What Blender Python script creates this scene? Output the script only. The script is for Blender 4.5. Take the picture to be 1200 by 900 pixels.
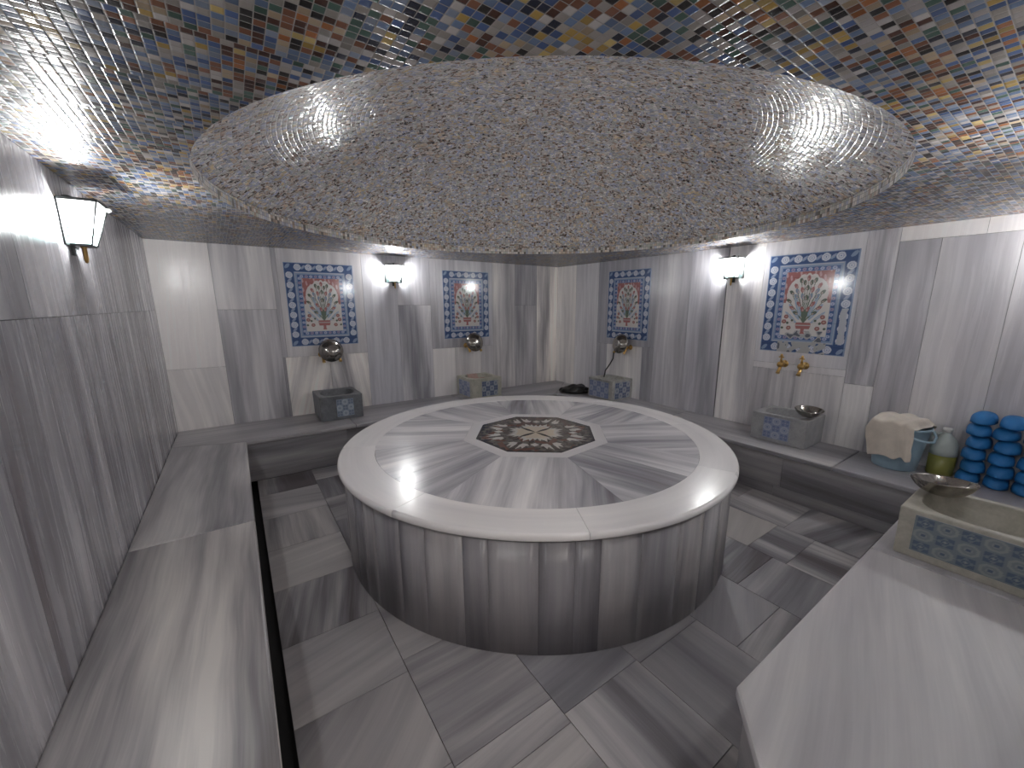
import bpy, bmesh, math, random
import numpy as np
from mathutils import Vector, Matrix, noise
PI = math.pi
S = bpy.context.scene
for o in list(bpy.data.objects): bpy.data.objects.remove(o)
C = S.collection
rnd = random.Random(11)

# ------------------------------------------------------------------ camera, world, exposure
PITCH, YAW, FPX = .2077, .615, 473.7
cam = bpy.data.cameras.new('camera'); camo = bpy.data.objects.new('camera', cam); C.objects.link(camo)
fw = Vector((math.sin(YAW)*math.cos(PITCH), math.cos(YAW)*math.cos(PITCH), -math.sin(PITCH)))
camo.location = (0, 0, 1.6)
camo.rotation_euler = fw.to_track_quat('-Z', 'Y').to_euler()
cam.sensor_width = 36; cam.lens = FPX/1200*36; cam.clip_start = .01
cam.shift_x = -13.4/1200; cam.shift_y = 7.5/1200
S.camera = camo
W = bpy.data.worlds.new('world'); S.world = W; W.use_nodes = True
W.node_tree.nodes['Background'].inputs[0].default_value = (.5, .5, .55, 1)
W.node_tree.nodes['Background'].inputs[1].default_value = .02
S.view_settings.view_transform = 'Standard'; S.view_settings.look = 'None'
S.view_settings.gamma = 1; S.view_settings.use_curve_mapping = False
S.view_settings.exposure = 2.4
S.cycles.use_denoising = True
S.cycles.max_bounces = 8; S.cycles.diffuse_bounces = 5; S.cycles.sample_clamp_indirect = 4
LAMP_E = 190.0
# light of the anteroom behind the open doorway
la = bpy.data.lights.new('anteroom_light', 'AREA'); la.shape = 'DISK'; la.size = .25; la.energy = 3; la.color = (1, .93, .88)
lo = bpy.data.objects.new('anteroom_light', la); C.objects.link(lo); lo.location = (.55, -1.0, 2.28); lo.rotation_euler = (math.radians(14), 0, 0)

# ------------------------------------------------------------------ room numbers
XL, XR, YB, YF, ZC = -.573, 4.189, 5.0, -.12, 2.175
H0 = .40                       # bench height
BL, BB, BR, BF = -.0365, 4.26, 3.57, .49   # inner edges of the benches
PCX, PCY, PH, PR, DR = 1.7675, 2.3443, .64, 1.3736, 1.3437
DCX, DCY, DRR = 1.8112, 2.3667, 1.8855
X3, Y3, Z3 = Vector((1, 0, 0)), Vector((0, 1, 0)), Vector((0, 0, 1))

# ------------------------------------------------------------------ node helpers
def newmat(name, col=(.5, .5, .5), rough=.5, metal=0, **kw):
    m = bpy.data.materials.new(name); m.use_nodes = True
    b = m.node_tree.nodes['Principled BSDF']
    b.inputs['Base Color'].default_value = (*col, 1); b.inputs['Roughness'].default_value = rough; b.inputs['Metallic'].default_value = metal
    for k, v in kw.items(): b.inputs[k.replace('_', ' ')].default_value = v
    return m
class NT:
    def __init__(s, m): s.t = m.node_tree; s.b = s.t.nodes['Principled BSDF']
    def n(s, typ, **kw):
        x = s.t.nodes.new(typ)
        for k, v in kw.items(): setattr(x, k, v)
        return x
    def l(s, a, b): s.t.links.new(a, b)
    def setin(s, sock, v):
        if isinstance(v, bpy.types.NodeSocket): s.l(v, sock)
        else: sock.default_value = v
    def m(s, op, a, b=None, c=None, clamp=False):
        x = s.n('ShaderNodeMath', operation=op); x.use_clamp = clamp
        for i, v in enumerate((a, b, c)):
            if v is not None: s.setin(x.inputs[i], v)
        return x.outputs[0]
    def vm(s, op, a, b=None, sc=None):
        x = s.n('ShaderNodeVectorMath', operation=op)
        s.setin(x.inputs[0], a)
        if b is not None: s.setin(x.inputs[1], b)
        if sc is not None: s.setin(x.inputs['Scale'], sc)
        return x.outputs[0] if op not in ('LENGTH', 'DOT_PRODUCT') else x.outputs['Value']
    def xyz(s, x, y, z=0.0):
        c = s.n('ShaderNodeCombineXYZ')
        for i, v in enumerate((x, y, z)): s.setin(c.inputs[i], v)
        return c.outputs[0]
    def sep(s, v):
        c = s.n('ShaderNodeSeparateXYZ'); s.l(v, c.inputs[0]); return c.outputs
    def noise(s, v, scale=1, detail=2, rough=.5, dist=0):
        x = s.n('ShaderNodeTexNoise'); s.l(v, x.inputs['Vector'])
        x.inputs['Scale'].default_value = scale; x.inputs['Detail'].default_value = detail
        x.inputs['Roughness'].default_value = rough; x.inputs['Distortion'].default_value = dist
        return x.outputs['Fac']
    def ramp(s, f, stops, interp='LINEAR'):
        x = s.n('ShaderNodeValToRGB'); s.l(f, x.inputs[0]); r = x.color_ramp; r.interpolation = interp
        while len(r.elements) < len(stops): r.elements.new(.5)
        for e, (p, c) in zip(r.elements, stops): e.position = p; e.color = (*c, 1)
        return x.outputs[0]
    def mix(s, f, a, b, typ='MIX'):
        x = s.n('ShaderNodeMix', data_type='RGBA', blend_type=typ)
        s.setin(x.inputs[0], f); s.setin(x.inputs[6], a); s.setin(x.inputs[7], b)
        return x.outputs[2]
    def bump(s, h, strength=.2, dist=.001, nrm=None):
        x = s.n('ShaderNodeBump'); s.l(h, x.inputs['Height']); x.inputs['Strength'].default_value = strength; x.inputs['Distance'].default_value = dist
        if nrm is not None: s.l(nrm, x.inputs['Normal'])
        return x.outputs[0]

def marble(name, rough=.2, gain=1.0, tint=(1, 1, 1), contrast=1.0, spec=.5):
    """Striped grey-white marble: u runs across the stripes and v along them (metres); the face colour 'tone' holds
    each slab's own lightness, warmth and strength of stripes."""
    m = newmat(name, rough=rough); N = NT(m)
    uv = N.n('ShaderNodeUVMap', uv_map='uv').outputs[0]; u, v, _ = N.sep(uv)
    at = N.n('ShaderNodeAttribute', attribute_name='tone'); tr, tg, tb = N.sep(at.outputs['Vector'])
    w = N.noise(N.xyz(N.m('MULTIPLY', u, 1.5), N.m('MULTIPLY', v, 1.3)), 1, 2)
    u2 = N.m('ADD', u, N.m('MULTIPLY', N.m('SUBTRACT', w, .5), .06))
    n1 = N.noise(N.xyz(N.m('MULTIPLY', u2, 4.6), N.m('MULTIPLY', v, .42)), 1, 3, .55)
    n2 = N.noise(N.xyz(N.m('MULTIPLY', u2, 24), N.m('MULTIPLY', v, .9), 3.0), 1, 4, .6)
    n3 = N.noise(N.xyz(N.m('MULTIPLY', u2, 110), N.m('MULTIPLY', v, 3.0), 7.0), 1, 3, .6)
    val = N.m('ADD', N.m('MULTIPLY', N.m('SUBTRACT', n1, .5), 1.25), N.m('MULTIPLY', N.m('SUBTRACT', n2, .5), .33))
    val = N.m('ADD', val, N.m('MULTIPLY', N.m('SUBTRACT', n3, .5), .13))
    val = N.m('MULTIPLY', val, N.m('MULTIPLY', tb, 2.0*contrast))
    val = N.m('ADD', N.m('ADD', val, .5), N.m('SUBTRACT', tr, .5))
    g = gain
    col = N.ramp(val, [(.0, (.17*g, .15*g, .16*g)), (.28, (.29*g, .288*g, .305*g)), (.5, (.45*g, .445*g, .46*g)), (.7, (.62*g, .613*g, .613*g)), (1, (.84*g, .83*g, .81*g))])
    warm = N.mix(tg, (.93, .95, 1.04, 1), (1.06, 1.0, .92, 1))
    col = N.mix(1.0, col, warm, 'MULTIPLY')
    col = N.mix(1.0, col, (*tint, 1), 'MULTIPLY')
    N.l(col, N.b.inputs['Base Color'])
    N.l(N.m('ADD', rough, N.m('MULTIPLY', n2, .14)), N.b.inputs['Roughness'])
    N.b.inputs['Specular IOR Level'].default_value = spec
    return m

PAL = [(.0, (.50, .33, .09)), (.09, (.62, .46, .18)), (.16, (.40, .15, .05)), (.23, (.52, .40, .27)), (.31, (.02, .017, .016)),
       (.38, (.09, .035, .022)), (.44, (.26, .11, .06)), (.50, (.36, .33, .30)), (.55, (.08, .15, .12)), (.60, (.56, .52, .50)),
       (.645, (.17, .24, .38)), (.73, (.09, .15, .33)), (.79, (.28, .33, .43)), (.85, (.02, .025, .05)), (.92, (.44, .40, .36))]
PALD = [(.0, (.62, .50, .30)), (.08, (.68, .58, .44)), (.18, (.56, .42, .33)), (.26, (.62, .57, .52)), (.38, (.04, .03, .03)),
        (.43, (.34, .24, .19)), (.50, (.62, .59, .58)), (.60, (.44, .47, .42)), (.66, (.75, .71, .68)),
        (.74, (.40, .43, .56)), (.83, (.52, .53, .58)), (.90, (.05, .05, .08)), (.93, (.60, .53, .50))]
def mosaic(name, polar=False, pitch=.0236, wash=0.0, washc=(.42, .39, .37), boost=1.0, pal=None, spec=.5, grout=(.42, .41, .40), rough=.2, jitter=.05, band=False):
    m = newmat(name, rough=rough); N = NT(m)
    if band or polar:
        uv = N.n('ShaderNodeUVMap', uv_map='uv').outputs[0]; a, b, _ = N.sep(uv)
    else:
        tc = N.n('ShaderNodeNewGeometry').outputs['Position']; a, b, _ = N.sep(tc)
        a = N.m('ADD', a, .01)
    if polar:    # a = turn 0..1, b = meridian length in metres: rings of tiles round the pole
        ring = N.m('FLOOR', N.m('DIVIDE', b, pitch))
        cnt = N.m('ROUND', N.m('MULTIPLY', N.m('ADD', ring, .5), 2*PI))
        uu = N.m('MULTIPLY', a, cnt); vv = N.m('DIVIDE', b, pitch)
    else:
        uu = N.m('DIVIDE', a, pitch); vv = N.m('DIVIDE', b, pitch)
        if band: cnt = None
    if not band and not polar:   # rows slip a little from sheet to sheet
        uu = N.m('ADD', uu, N.m('MULTIPLY', N.m('FLOOR', N.m('DIVIDE', vv, 13.0)), .37))
    cu, cv = N.m('FLOOR', uu), N.m('FLOOR', vv)
    fu, fv = N.m('FRACT', uu), N.m('FRACT', vv)
    cell = N.xyz(cu, cv, 1.0)
    wn = N.n('ShaderNodeTexWhiteNoise', noise_dimensions='3D'); N.l(cell, wn.inputs['Vector'])
    wv, wc = wn.outputs['Value'], wn.outputs['Color']
    if polar:
        pos = N.n('ShaderNodeNewGeometry').outputs['Position']; cl = N.noise(pos, 9, 2, .6)
    else: cl = N.noise(cell, .17, 2, .6)
    cl = N.m('ADD', .5, N.m('MULTIPLY', N.m('SUBTRACT', cl, .5), 2.6))
    val = N.m('FRACT', N.m('ADD', N.m('MULTIPLY', wv, .50), N.m('MULTIPLY', cl, .75)))
    N.b.inputs['Specular IOR Level'].default_value = spec
    col = N.ramp(val, pal or PAL, 'CONSTANT')
    wr, wg, wb = N.sep(wc)
    col = N.mix(1.0, col, N.xyz(*(N.m('MULTIPLY', boost, N.m('ADD', .75, N.m('MULTIPLY', wg, .5))),)*3), 'MULTIPLY')
    if wash: col = N.mix(wash, col, (*washc, 1))
    du = N.m('MINIMUM', fu, N.m('SUBTRACT', 1, fu)); dv = N.m('MINIMUM', fv, N.m('SUBTRACT', 1, fv))
    d = N.m('MINIMUM', du, dv)
    mask = N.m('MULTIPLY', N.m('SUBTRACT', d, .03), 40, clamp=True)
    col = N.mix(mask, (*grout, 1), col)
    N.l(col, N.b.inputs['Base Color'])
    N.l(N.m('ADD', rough, N.m('MULTIPLY', N.m('SUBTRACT', 1, mask), .5)), N.b.inputs['Roughness'])
    nb = N.n('ShaderNodeNewGeometry').outputs['Normal']
    jit = N.vm('SCALE', N.vm('SUBTRACT', wc, (.5, .5, .5)), sc=jitter)
    nb = N.vm('NORMALIZE', N.vm('ADD', nb, jit))
    hgt = N.m('SMOOTH_MIN', N.m('MULTIPLY', d, 7.0), 1.0, .5)
    N.l(N.bump(hgt, .55, .0016, nb), N.b.inputs['Normal'])
    return m

M = {}
M['marble'] = marble('marble_wall', .2, 1.22, contrast=1.15)
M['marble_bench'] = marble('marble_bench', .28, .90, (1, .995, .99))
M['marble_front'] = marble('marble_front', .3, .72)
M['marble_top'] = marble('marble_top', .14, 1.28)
M['marble_floor'] = marble('marble_floor', .26, .80, (1, .99, .985), 1.35)
M['marble_near'] = marble('marble_near', .36, 1.22)
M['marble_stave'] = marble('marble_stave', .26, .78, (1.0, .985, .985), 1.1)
M['grout'] = newmat('dark_grout', (.10, .098, .095), .8)
M['black'] = newmat('drain_dark', (.02, .02, .02), .6)
M['mosaic'] = mosaic('mosaic_ceiling', boost=.74, jitter=.08, rough=.25, spec=.3, grout=(.27, .25, .23))
M['mosaic_dome'] = mosaic('mosaic_dome', polar=True, pitch=.026, pal=PALD, rough=.2, boost=1.25, jitter=.09)
M['mosaic_band'] = mosaic('mosaic_band', band=True, wash=.15, washc=(.80, .72, .56), pal=PALD, grout=(.2, .19, .18), jitter=.06, rough=.35)
M['steel'] = newmat('polished_steel', (.38, .36, .33), .13, 1)
M['brass'] = newmat('old_brass', (.52, .33, .12), .28, 1)
M['darkmetal'] = newmat('dark_lantern_metal', (.035, .04, .04), .45, .6)
M['plaster'] = newmat('plaster', (.55, .53, .5), .7)
def painted(name, rough=.15):
    m = newmat(name, rough=rough); N = NT(m)
    a = N.n('ShaderNodeAttribute', attribute_name='paint'); N.l(a.outputs['Color'], N.b.inputs['Base Color'])
    return m
M['glazed'] = painted('glazed_tile', .12)
M['glazed_worn'] = painted('worn_glazed_tile', .35)
M['inlay'] = painted('stone_inlay', .14)
def stone(name, c1, c2, rough=.45):
    m = newmat(name, rough=rough); N = NT(m)
    p = N.n('ShaderNodeTexCoord').outputs['Object']
    f = N.noise(p, 9, 5, .65, .6); g = N.noise(p, 70, 3)
    f = N.m('ADD', N.m('MULTIPLY', f, .75), N.m('MULTIPLY', g, .25))
    N.l(N.ramp(f, [(.3, c1), (.65, c2)]), N.b.inputs['Base Color']); N.l(N.bump(g, .15, .002), N.b.inputs['Normal'])
    return m
M['stone_dark'] = stone('dark_grey_stone', (.09, .096, .108), (.21, .22, .235))
M['stone_cream'] = stone('cream_stone', (.33, .32, .26), (.55, .53, .45))
M['stone_pale'] = stone('pale_mottled_stone', (.22, .22, .21), (.48, .47, .44))
M['stone_grey'] = stone('pale_grey_stone', (.24, .24, .25), (.42, .42, .42), .3)
M['stone_near'] = stone('cream_grey_stone', (.36, .35, .29), (.56, .53, .46))
def fabric(name, col, sc=260, rough=.9):
    m = newmat(name, col, rough); N = NT(m); p = N.n('ShaderNodeTexCoord').outputs['Object']
    f = N.noise(p, sc, 2); g = N.noise(p, 14, 3)
    N.l(N.ramp(g, [(.3, tuple(c*.82 for c in col)), (.7, col)]), N.b.inputs['Base Color'])
    N.l(N.bump(f, .6, .003), N.b.inputs['Normal']); N.b.inputs['Sheen Weight'].default_value = .3
    return m
M['towel'] = fabric('towel_cloth', (.74, .66, .57))
M['pink'] = fabric('pink_cloth', (.52, .36, .31))
M['bucketp'] = newmat('pale_blue_plastic', (.30, .42, .50), .35)
M['bag'] = newmat('black_plastic', (.012, .012, .011), .35)
M['hose'] = newmat('black_rubber', (.015, .015, .015), .5)
M['jug'] = newmat('milky_plastic', (.47, .52, .50), .4, Transmission_Weight=.0, Alpha=1)
M['soap'] = newmat('yellow_green_soap', (.22, .22, .05), .3)
M['cap'] = newmat('white_plastic', (.62, .62, .6), .45)
M['blue'] = newmat('blue_foam_plastic', (.018, .17, .44), .55)
M['blue2'] = newmat('darker_blue_foam_plastic', (.012, .11, .33), .55)
def clear(m, f):
    N = NT(m); tr = N.n('ShaderNodeBsdfTransparent'); mx = N.n('ShaderNodeMixShader'); mx.inputs[0].default_value = f
    N.l(N.b.outputs[0], mx.inputs[1]); N.l(tr.outputs[0], mx.inputs[2])
    N.l(mx.outputs[0], next(x for x in m.node_tree.nodes if x.type == 'OUTPUT_MATERIAL').inputs[0])
M['bulb'] = newmat('glowing_bulb', (1, 1, 1), .5); M['bulb'].node_tree.nodes['Principled BSDF'].inputs['Emission Color'].default_value = (1, .99, .985, 1)
M['bulb'].node_tree.nodes['Principled BSDF'].inputs['Emission Strength'].default_value = LAMP_E
def pane_mat():
    m = newmat('lit_frosted_glass', (.9, .95, .95), .3); N = NT(m)
    N.b.inputs['Emission Color'].default_value = (1, .985, .99, 1); N.b.inputs['Emission Strength'].default_value = 1.3
    clear(m, .72); return m
M['pane'] = pane_mat()
m = newmat('lit_tinted_glass', (.55, .8, .8), .3); b_ = m.node_tree.nodes['Principled BSDF']
b_.inputs['Emission Color'].default_value = (.80, .97, 1, 1); b_.inputs['Emission Strength'].default_value = .28; clear(m, .55); M['pane_low'] = m

# ------------------------------------------------------------------ mesh helpers
class MB:
    def __init__(s):
        s.bm = bmesh.new(); s.uv = s.bm.loops.layers.uv.new('uv'); s.tone = s.bm.loops.layers.float_color.new('tone')
        s.mats = []
    def face(s, pts, uvs=None, tone=(.5, .5, .5), mi=0, smooth=False, verts=None):
        vs = verts or [s.bm.verts.new(p) for p in pts]
        try: f = s.bm.faces.new(vs)
        except ValueError: return None
        f.material_index = mi; f.smooth = smooth
        for i, l in enumerate(f.loops):
            if uvs: l[s.uv].uv = uvs[i]
            l[s.tone] = (*tone, 1)
        return f
    def plate(s, pts, n, t, streak, tone=(.5, .5, .5), mi=0):
        """A slab: polygon pts (front face) of normal n, thickness t behind it; stripes run along streak."""
        n = Vector(n).normalized(); st = Vector(streak); st = (st - n*st.dot(n)).normalized(); ac = st.cross(n)
        ou, ov = rnd.uniform(0, 60), rnd.uniform(0, 60)
        pts = [Vector(p) for p in pts]
        ar = sum(((pts[i]-pts[0]).cross(pts[i+1]-pts[0])).dot(n) for i in range(1, len(pts)-1))
        if ar < 0: pts.reverse()
        q = lambda p: (p.dot(ac)+ou, p.dot(st)+ov)
        a = [s.bm.verts.new(p) for p in pts]; b = [s.bm.verts.new(p-n*t) for p in pts]
        s.face(None, [q(p) for p in pts], tone, mi, verts=a)
        k = len(pts)
        for i in range(k):
            j = (i+1) % k; P = [pts[i], pts[i]-n*t, pts[j]-n*t, pts[j]]
            e = (pts[j]-pts[i]).normalized()
            uvs = [(x.dot(ac)+x.dot(n)*abs(e.dot(st))+ou, x.dot(st)+x.dot(n)*abs(e.dot(ac))*.3+ov) for x in P]
            s.face(None, uvs, tone, mi, verts=[a[i], b[i], b[j], a[j]])
        s.face(None, [q(p) for p in reversed(pts)], tone, mi, verts=list(reversed(b)))
    def rect(s, o, U, V, u0, u1, v0, v1, n, t, streak, tone=(.5, .5, .5), mi=0, g=.0012):
        o, U, V = Vector(o), Vector(U), Vector(V)
        s.plate([o+U*(u0+g)+V*(v0+g), o+U*(u1-g)+V*(v0+g), o+U*(u1-g)+V*(v1-g), o+U*(u0+g)+V*(v1-g)], n, t, streak, tone, mi)
    def box(s, lo, hi, mi=0, tone=(.5, .5, .5), streak=(0, 0, 1)):
        lo, hi = Vector(lo), Vector(hi)
        s.plate([(lo.x, lo.y, hi.z), (hi.x, lo.y, hi.z), (hi.x, hi.y, hi.z), (lo.x, hi.y, hi.z)], (0, 0, 1), hi.z-lo.z, (1, 0, 0), tone, mi)
    def lathe(s, prof, n=24, mi=0, mat=None, cap=True, smooth=True):
        """prof: (r, z) list revolved about z; mat transforms."""
        T = mat or Matrix(); rings = []
        for r, z in prof:
            if r < 1e-6: rings.append([s.bm.verts.new(T @ Vector((0, 0, z)))])
            else: rings.append([s.bm.verts.new(T @ Vector((r*math.cos(2*PI*i/n), r*math.sin(2*PI*i/n), z))) for i in range(n)])
        for A, B in zip(rings, rings[1:]):
            for i in range(n):
                j = (i+1) % n
                if len(A) == 1 and len(B) == 1: continue
                if len(A) == 1: vs = [A[0], B[j], B[i]]
                elif len(B) == 1: vs = [A[i], A[j], B[0]]
                else: vs = [A[i], A[j], B[j], B[i]]
                s.face(None, None, mi=mi, smooth=smooth, verts=vs)
        if cap:
            if len(rings[0]) > 1: s.face(None, None, mi=mi, verts=list(reversed(rings[0])))
            if len(rings[-1]) > 1: s.face(None, None, mi=mi, verts=rings[-1])
    def tube(s, path, r, n=10, mi=0):
        path = [Vector(p) for p in path]; rr = r if isinstance(r, (list, tuple)) else [r]*len(path)
        rings = []; a = None
        for i, p in enumerate(path):
            d = (path[min(i+1, len(path)-1)]-path[max(i-1, 0)]).normalized()
            if a is None:
                a = d.cross(Vector((0, 0, 1)))
                if a.length < .05: a = d.cross(Vector((1, 0, 0)))
            else: a = a-d*a.dot(d)
            a.normalize(); b = d.cross(a).normalized()
            rings.append([s.bm.verts.new(p+(a*math.cos(2*PI*k/n)+b*math.sin(2*PI*k/n))*rr[i]) for k in range(n)])
        for A, B in zip(rings, rings[1:]):
            # align B to A
            for k in range(n):
                j = (k+1) % n
                s.face(None, None, mi=mi, smooth=True, verts=[A[k], A[j], B[j], B[k]])
        s.face(None, None, mi=mi, verts=list(reversed(rings[0]))); s.face(None, None, mi=mi, verts=rings[-1])
    def build(s, name, mats, parent=None, bevel=0, recalc=True, segs=2, subsurf=0, solid=0):
        if recalc: bmesh.ops.recalc_face_normals(s.bm, faces=s.bm.faces)
        me = bpy.data.meshes.new(name); s.bm.to_mesh(me); s.bm.free()
        for m in (mats if isinstance(mats, (list, tuple)) else [mats]): me.materials.append(m)
        o = bpy.data.objects.new(name, me); C.objects.link(o)
        if parent: o.parent = parent
        if solid: d = o.modifiers.new('solid', 'SOLIDIFY'); d.thickness = solid; d.offset = 0
        if bevel:
            d = o.modifiers.new('bevel', 'BEVEL'); d.width = bevel; d.segments = segs; d.limit_method = 'ANGLE'; d.angle_limit = math.radians(40)
            d.harden_normals = False
        if subsurf: d = o.modifiers.new('sub', 'SUBSURF'); d.levels = subsurf; d.render_levels = subsurf
        return o
def tag(o, label=None, cat=None, group=None, kind=None):
    for k, v in (('label', label), ('category', cat), ('group', group), ('kind', kind)):
        if v: o[k] = v
    return o
def thing(name, label, cat, loc=(0, 0, 0), rz=0, group=None):
    o = bpy.data.objects.new(name, None); C.objects.link(o); o.empty_display_size = .05
    o.location = loc; o.rotation_euler = (0, 0, rz); return tag(o, label, cat, group)
def copy_tree(o, parent=None):
    c = o.copy(); C.objects.link(c); c.parent = parent
    for ch in list(o.children): copy_tree(ch, c)
    return c
def T(lo=.3, hi=.7, w=.5, c=.5): return (rnd.uniform(lo, hi), min(1, max(0, w+rnd.uniform(-.25, .25))), c)

# ------------------------------------------------------------------ setting: walls
def wall(name, o, U, n, L, slabs, extra=()):
    mb = MB(); o, U, n = Vector(o), Vector(U), Vector(n)
    a = o - n*.012
    lo0, lo1 = L
    mb.plate([a+U*lo0+Z3*-.08, a+U*lo1+Z3*-.08, a+U*lo1+Z3*2.25, a+U*lo0+Z3*2.25], n, .1, Z3, mi=1)
    for (u0, u1, z0, z1, tn, wm, ct, *sk) in slabs:
        st = sk[0] if sk else Z3
        mb.rect(o, U, Z3, u0, u1, z0, z1, n, .011, st, (tn, wm, ct), 0)
    ob = mb.build(name, [M['marble'], M['grout']]); return tag(ob, kind='structure')
B0 = .0
back = [(XL, -.12, 1.0, ZC, .92, .55, .25, (.06, 0, 1)), (XL, -.12, B0, 1.0, .84, .6, .3, (-.12, 0, 1)), (-.12, .38, 1.557, ZC, .58, .5, .45), (-.12, .38, B0, 1.557, .40, .45, .5),
        (.38, .425, 1.05, ZC, .48, .4, .3), (.38, .405, B0, 1.05, .48, .4, .3), (.425, 1.26, 1.05, ZC, .62, .5, .2), (.405, .84, B0, 1.05, .72, .7, .75, (.25, 0, 1)), (.84, 1.26, B0, 1.05, .76, .65, .8, (-.15, 0, 1)),
        (1.26, 1.66, B0, ZC, .60, .25, .25), (1.66, 2.08, 1.6, ZC, .54, .35, .4), (1.66, 2.08, B0, 1.6, .47, .35, .6),
        (2.08, 2.17, 1.04, ZC, .5, .4, .3), (2.17, 3.0, 1.04, ZC, .55, .35, .35), (2.08, 2.40, B0, 1.04, .90, .5, .06), (2.40, 2.80, B0, 1.04, .66, .55, .25), (2.80, 3.0, B0, 1.04, .55, .5, .3),
        (3.0, 3.38, B0, ZC, .53, .6, .5), (3.38, 3.78, 1.6, ZC, .44, .45, .4), (3.38, 3.78, B0, 1.6, .5, .5, .5), (3.78, XR, B0, ZC, .66, .75, .85)]
wall('wall_back', (0, YB, 0), X3, (0, -1, 0), (XL-.1, XR+.1), back)
right = [(4.58, YB, B0, ZC, .80, .6, .3), (4.12, 4.58, B0, ZC, .70, .35, .25), (3.15, 4.12, 1.08, ZC, .40, .25, .15), (3.92, 4.12, B0, 1.08, .42, .3, .2), (3.32, 3.92, B0, 1.08, .84, .5, .5), (3.15, 3.32, B0, 1.08, .42, .4, .3),
         (2.72, 3.15, B0, ZC, .56, .4, .35), (2.31, 2.72, B0, ZC, .53, .3, .4), (1.95, 2.30, B0, ZC, .80, .5, .6), (1.19, 1.95, 1.06, ZC, .64, .35, .2), (1.19, 1.95, 1.0, 1.06, .74, .4, .1), (1.56, 1.95, B0, 1.0, .62, .5, .55), (1.19, 1.56, B0, 1.0, .66, .5, .4),
         (.99, 1.19, .95, ZC, .50, .4, .8), (.99, 1.19, B0, .95, .76, .5, .4), (.76, .99, B0, 2.07, .40, .4, .4), (.55, .99, 2.07, ZC, .95, .5, .2), (.38, .76, B0, 2.07, .57, .45, .3), (.38, .55, 2.07, ZC, .88, .5, .2), (-.07, .38, B0, ZC, .58, .45, .3), (YF, -.07, B0, ZC, .5, .4, .3)]
wall('wall_right', (XR, 0, 0), Y3, (-1, 0, 0), (YF-.1, YB+.1), right)
left = []
ys = [YF-.0, .30, .78, 1.24, 1.70, 2.16, 2.62, 3.07, 3.53, 3.98, 4.44, YB]
tn = [.45, .42, .5, .44, .40, .46, .52, .42, .50, .44, .56]
for i in range(11):
    left.append((ys[i], ys[i+1], 1.555, ZC, tn[i]-.07, .4, .5)); left.append((ys[i], ys[i+1], B0, 1.555, tn[i]-.10, .4, .6, (0, rnd.uniform(-.05, .05), 1)))
wall('wall_left', (XL, 0, 0), Y3, (1, 0, 0), (YF-.1, YB+.1), left)
front = []
x = .85; k = 0
while x < XR-.01:
    x1 = min(XR, x+.46); front.append((x, x1, B0, ZC, rnd.uniform(.4, .6), .45, .5)); x = x1
front.append((XL, .85, 2.05, ZC, .5, .5, .4, X3))
mb = MB()
for a0, a1, z0, z1 in ((.85, XR+.1, -.08, 2.25), (XL-.1, .85, 2.05, 2.25)):
    mb.plate([(a0, YF-.012, z0), (a1, YF-.012, z0), (a1, YF-.012, z1), (a0, YF-.012, z1)], (0, 1, 0), .12, Z3, mi=1)
for (u0, u1, z0, z1, t_, w_, c_, *sk) in front:
    mb.rect((0, YF, 0), X3, Z3, u0, u1, z0, z1, (0, 1, 0), .011, sk[0] if sk else Z3, (t_, w_, c_), 0)
tag(mb.build('wall_front', [M['marble'], M['grout']]), kind='structure')
# anteroom shell behind the doorway
mb = MB()
mb.box((-.9, -2.4, -.05), (1.6, YF-.13, 0)); mb.box((-.9, -2.4, 2.35), (1.6, YF-.13, 2.4))
mb.box((-.95, -2.4, 0), (-.9, YF-.13, 2.35)); mb.box((1.6, -2.4, 0), (1.65, YF-.13, 2.35)); mb.box((-.95, -2.45, 0), (1.65, -2.4, 2.35))
tag(mb.build('wall_anteroom', M['plaster']), kind='structure')

# ------------------------------------------------------------------ ceiling and dome
def rect_ray(cx, cy, ang, x0, x1, y0, y1):
    dx, dy = math.cos(ang), math.sin(ang); t = 1e9
    if dx > 1e-9: t = min(t, (x1-cx)/dx)
    if dx < -1e-9: t = min(t, (x0-cx)/dx)
    if dy > 1e-9: t = min(t, (y1-cy)/dy)
    if dy < -1e-9: t = min(t, (y0-cy)/dy)
    return cx+dx*t, cy+dy*t
def angles(cx, cy, x0, x1, y0, y1, n):
    A = [2*PI*i/n for i in range(n)] + [math.atan2(yy-cy, xx-cx) % (2*PI) for xx in (x0, x1) for yy in (y0, y1)]
    return sorted(set(round(a, 6) for a in A))
mb = MB()
x0, x1, y0, y1 = XL-.05, XR+.05, YF-.1, YB+.05
A = angles(DCX, DCY, x0, x1, y0, y1, 160)
inn = [mb.bm.verts.new((DCX+DRR*math.cos(a), DCY+DRR*math.sin(a), ZC)) for a in A]
out = [mb.bm.verts.new((*rect_ray(DCX, DCY, a, x0, x1, y0, y1), ZC)) for a in A]
for i in range(len(A)):
    j = (i+1) % len(A); mb.face(None, verts=[inn[i], out[i], out[j], inn[j]])
bmesh.ops.reverse_faces(mb.bm, faces=[f for f in mb.bm.faces if f.normal.z > 0]) if False else None
for f in mb.bm.faces:
    f.normal_update()
    if f.normal.z > 0: f.normal_flip()
ceil = mb.build('ceiling', M['mosaic'], recalc=False); tag(ceil, kind='structure')
mb = MB(); n = 160; LIP = .06
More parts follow.
